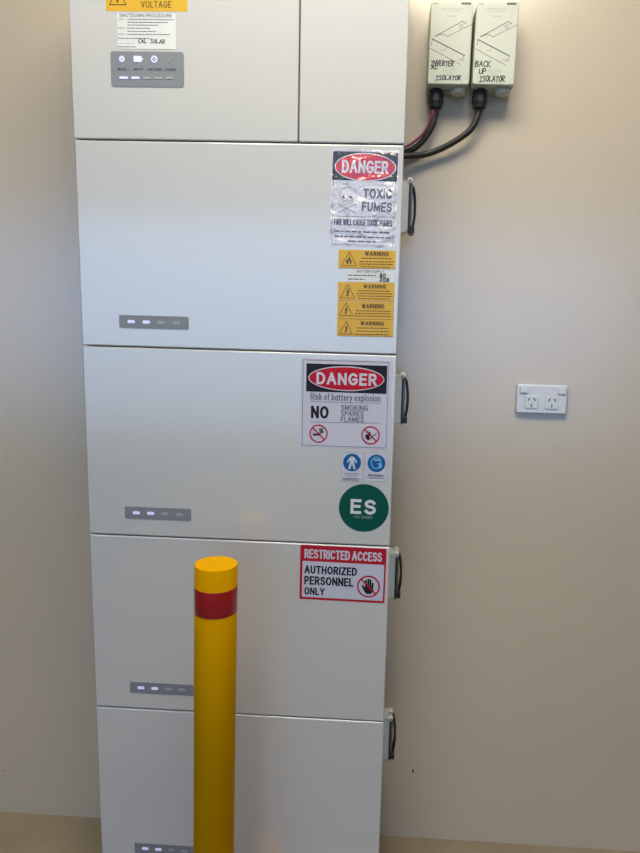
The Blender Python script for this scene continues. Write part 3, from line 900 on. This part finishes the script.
def isolator(cx, cz, cor, label, words, rot, boldtop):
    w, h = .0850, .1555
    t = thing('isolator_switch', label, 'switch', (cx, YI, cz), (0, math.radians(-rot), 0), 'grey isolators on the wall')
    MB().bevelbox(-w / 2 - .001, w / 2 + .001, .018, ID, -h / 2 - .0015, h / 2 + .0015, .006, .002).build('body', M['isob'], t)
    MB().bevelbox(-w / 2, w / 2, 0, .0165, -h / 2, h / 2, .005, .0025).build('cover', M['iso'], t)
    g = Sheet(w, h, *cor)
    ox, oy = cor[0][0] - 165, cor[0][1] - 5

    def G(X, Y):
        return g(X + ox, Y + oy)
    for X, Y in ((187, 43), (335, 45), (180, 337), (322, 341)):
        c = G(X, Y)
        MB().lathe([(.0050, -.00012), (.0054, .0001), (.0054, .002)], 20, 'Y', (c[0], 0, c[1])).build('screw_cap', M['iso'], t)
        MB().ring(c[0], c[1], .0058, .0053, *lay(0), n=24).build('screw_recess', M['isob'], t)
    fine_print(t, [(G(a, y)[0], G(b, y)[0], G(a, y)[1]) for a, b, y in ((210, 312, 37), (210, 300, 47), (237, 278, 71))], M['isob'], 0, .0017)
    MB().prism(rrect(*G(302, 20), *G(347, 11), .0003, 2), *lay(0)).build('maker_mark', M['greyink'], t)
    fine_print(t, [(G(175, 15)[0], G(197, 15)[0], G(175, 15)[1])], M['greyink'], 0, .0013)
    fine_print(t, [(G(a, y)[0], G(b, y)[0], G(a, y)[1]) for a, b, y in ((222, 280, 313), (218, 282, 322), (232, 270, 332), (235, 266, 342))], M['isob'], 0, .0012)
    # switch position diagram
    mb = MB()
    mb.ribbon([G(185, 163), G(312, 94)], .0013, *lay(0))
    mb.ribbon([G(185, 163), G(205, 153)], .0018, *lay(0))
    mb.ribbon([G(240, 165), G(350, 110)], .0009, *lay(0))
    mb.ribbon(spline([G(205, 155), G(225, 155), G(240, 165)], 4), .0010, *lay(0))
    mb.ribbon([G(172, 176), G(318, 252)], .0020, *lay(0))
    mb.ribbon([G(160, 218), G(300, 294)], .0010, *lay(0))
    mb.ribbon([G(172, 176), G(167, 206)], .0010, *lay(0))
    mb.ribbon(spline([G(238, 212), G(228, 226), G(212, 226)], 4), .0006, *lay(0))
    mb.ribbon([G(318, 252), G(312, 262)], .0010, *lay(0))
    mb.build('position_diagram', M['greyink'], t)
    c = G(302, 118)
    MB().ring(c[0], c[1], .0033, .0024, *lay(0), n=20).build('off_mark', M['greyink'], t)
    for body, X0, Y0, X1, Y1 in (('OFF', 312, 109, 329, 99), ('I ON', 288, 276, 316, 266)):
        a, b = G(X0, Y0), G(X1, Y1)
        lettering(t, body, a[0], a[1], b[0], b[1], M['greyink'], 0)
    for body, X0, Y0, X1, Y1, sl in words:
        a, b = G(X0, Y0), G(X1, Y1)
        handwriting(t, body, a[0], a[1], b[0], b[1], .0018, M['marker'], 0, sl)
    # cable gland below, left, and blanking plug, right
    gx, gy, zb = -.0225, ID - .028, -h / 2 - .0015
    gl = MB().lathe([(.0150, zb + .001), (.0150, zb - .009), (.0140, zb - .010), (.0115, zb - .011)], 24, 'Z', (gx, gy, 0)).build('cable_gland', M['black'], t)
    MB().lathe([(.0118, zb - .010), (.0162, zb - .0105), (.0160, zb - .024), (.0145, zb - .027), (.0125, zb - .0345), (.0100, zb - .0350)], 10, 'Z', (gx, gy, 0)).flat().build('gland_nut', M['black'], gl)
    MB().lathe([(.0160, zb + .001), (.0160, zb - .005), (.0145, zb - .0085), (.0085, zb - .0088)], 28, 'Z', (.0235, gy - .006, 0)).build('blanking_plug', M['iso'], t)
    return t, cx + gx, YI + gy, cz + zb


iL = isolator(.0855, 1.8588, ((165, 5), (357, 9), (150, 385), (340, 387)), 'grey wall isolator switch hand-marked inverter AC isolator, nearest the white tower',
              (('INVERTER', 164, 298, 272, 276, -.0002), ('AC', 166, 315, 198, 297, 0), ('ISOLATOR', 187, 366, 305, 346, 0)), -.3, True)
iR = isolator(.1771, 1.8591, ((372, 7), (568, 11), (355, 384), (547, 388)), 'grey wall isolator switch hand-marked back up isolator, farther from the tower',
              (('BACK', 160, 300, 235, 275, 0), ('UP', 178, 335, 214, 309, 0), ('ISOLATOR', 180, 369, 300, 345, 0)), -.5, True)
cb = spline([(iL[1], iL[2], iL[3] - .030), (iL[1] - .001, iL[2] + .002, 1.732), (.052, 1.440, 1.700), (.028, 1.445, 1.671), (-.004, 1.447, 1.656), (-.05, 1.448, 1.648), (-.11, 1.448, 1.646)], 10)
tag(MB().tube(cb, .0066, 14).build('power_cable', M['cable']), 'black cable from the left isolator, curving behind the tower', 'cable', 'isolator cables')
cb = spline([(iL[1] - .006, iL[2], iL[3] - .030), (iL[1] - .0065, iL[2] - .006, 1.732), (.043, 1.437, 1.700), (.019, 1.436, 1.676), (-.006, 1.436, 1.664), (-.05, 1.436, 1.658)], 10)
tag(MB().tube(cb, .0027, 10).build('signal_wire', M['pink']), 'thin magenta wire running beside the left isolator cable', 'cable')
cb = spline([(iR[1], iR[2], iR[3] - .030), (iR[1] - .001, iR[2] + .002, 1.737), (.138, 1.440, 1.704), (.098, 1.444, 1.676), (.050, 1.447, 1.656), (.0, 1.434, 1.647), (-.05, 1.434, 1.644), (-.11, 1.434, 1.643)], 10)
tag(MB().tube(cb, .0066, 14).build('power_cable', M['cable']), 'long black cable from the right isolator, sweeping left behind the tower', 'cable', 'isolator cables')

# ------------------------------------------------------------------ double power outlet
ow, oh = .1150, .0675
ot = thing('power_outlet', 'white double power outlet with two rocker switches on the tan wall', 'outlet', (.2728 + ow / 2, YW, 1.1690 - oh / 2))
MB().bevelbox(-ow / 2, ow / 2, -.006, 0, -oh / 2, oh / 2, .004, .001).build('surround', M['gpoedge'], ot)
MB().bevelbox(-ow / 2 + .0012, ow / 2 - .0012, -.0105, -.006, -oh / 2 + .0012, oh / 2 - .0012, .003, .003).build('plate', M['gpo'], ot)
for sx in (-1, 1):
    x, z = sx * .0425 + .0005, .0205
    MB().prism(rrect(x - .0095, z - .0080, x + .0095, z + .0080, .002, 3), -.0108, -.0100).build('switch_frame', M['gpoedge'], ot)
    MB().bevelbox(x - .0088, x + .0088, -.0135, -.0105, z - .0073, z + .0073, .002, .0015).build('rocker_switch', M['gpo'], ot)
    x, z = sx * .0228 - .0005, -.0068
    s_ = MB().prism(rrect(x - .0150, z - .0152, x + .0150, z + .0152, .004, 4), -.0108, -.0100).build('socket_frame', M['gpoedge'], ot)
    so = MB().bevelbox(x - .0143, x + .0143, -.0125, -.0105, z - .0145, z + .0145, .004, .001).build('socket', M['gpo'], ot)
    for dx, dz, a in ((-.0065, .0062, -.5), (.0065, .0062, .5), (0, -.0075, 0)):
        ca, sa = math.cos(a), math.sin(a)
        pts = [(x + dx + px * ca - pz * sa, z + dz + px * sa + pz * ca) for px, pz in ((-.0012, -.0036), (.0012, -.0036), (.0012, .0036), (-.0012, .0036))]
        MB().prism(pts, -.01262, -.0120).build('slot', M['slot'], so)
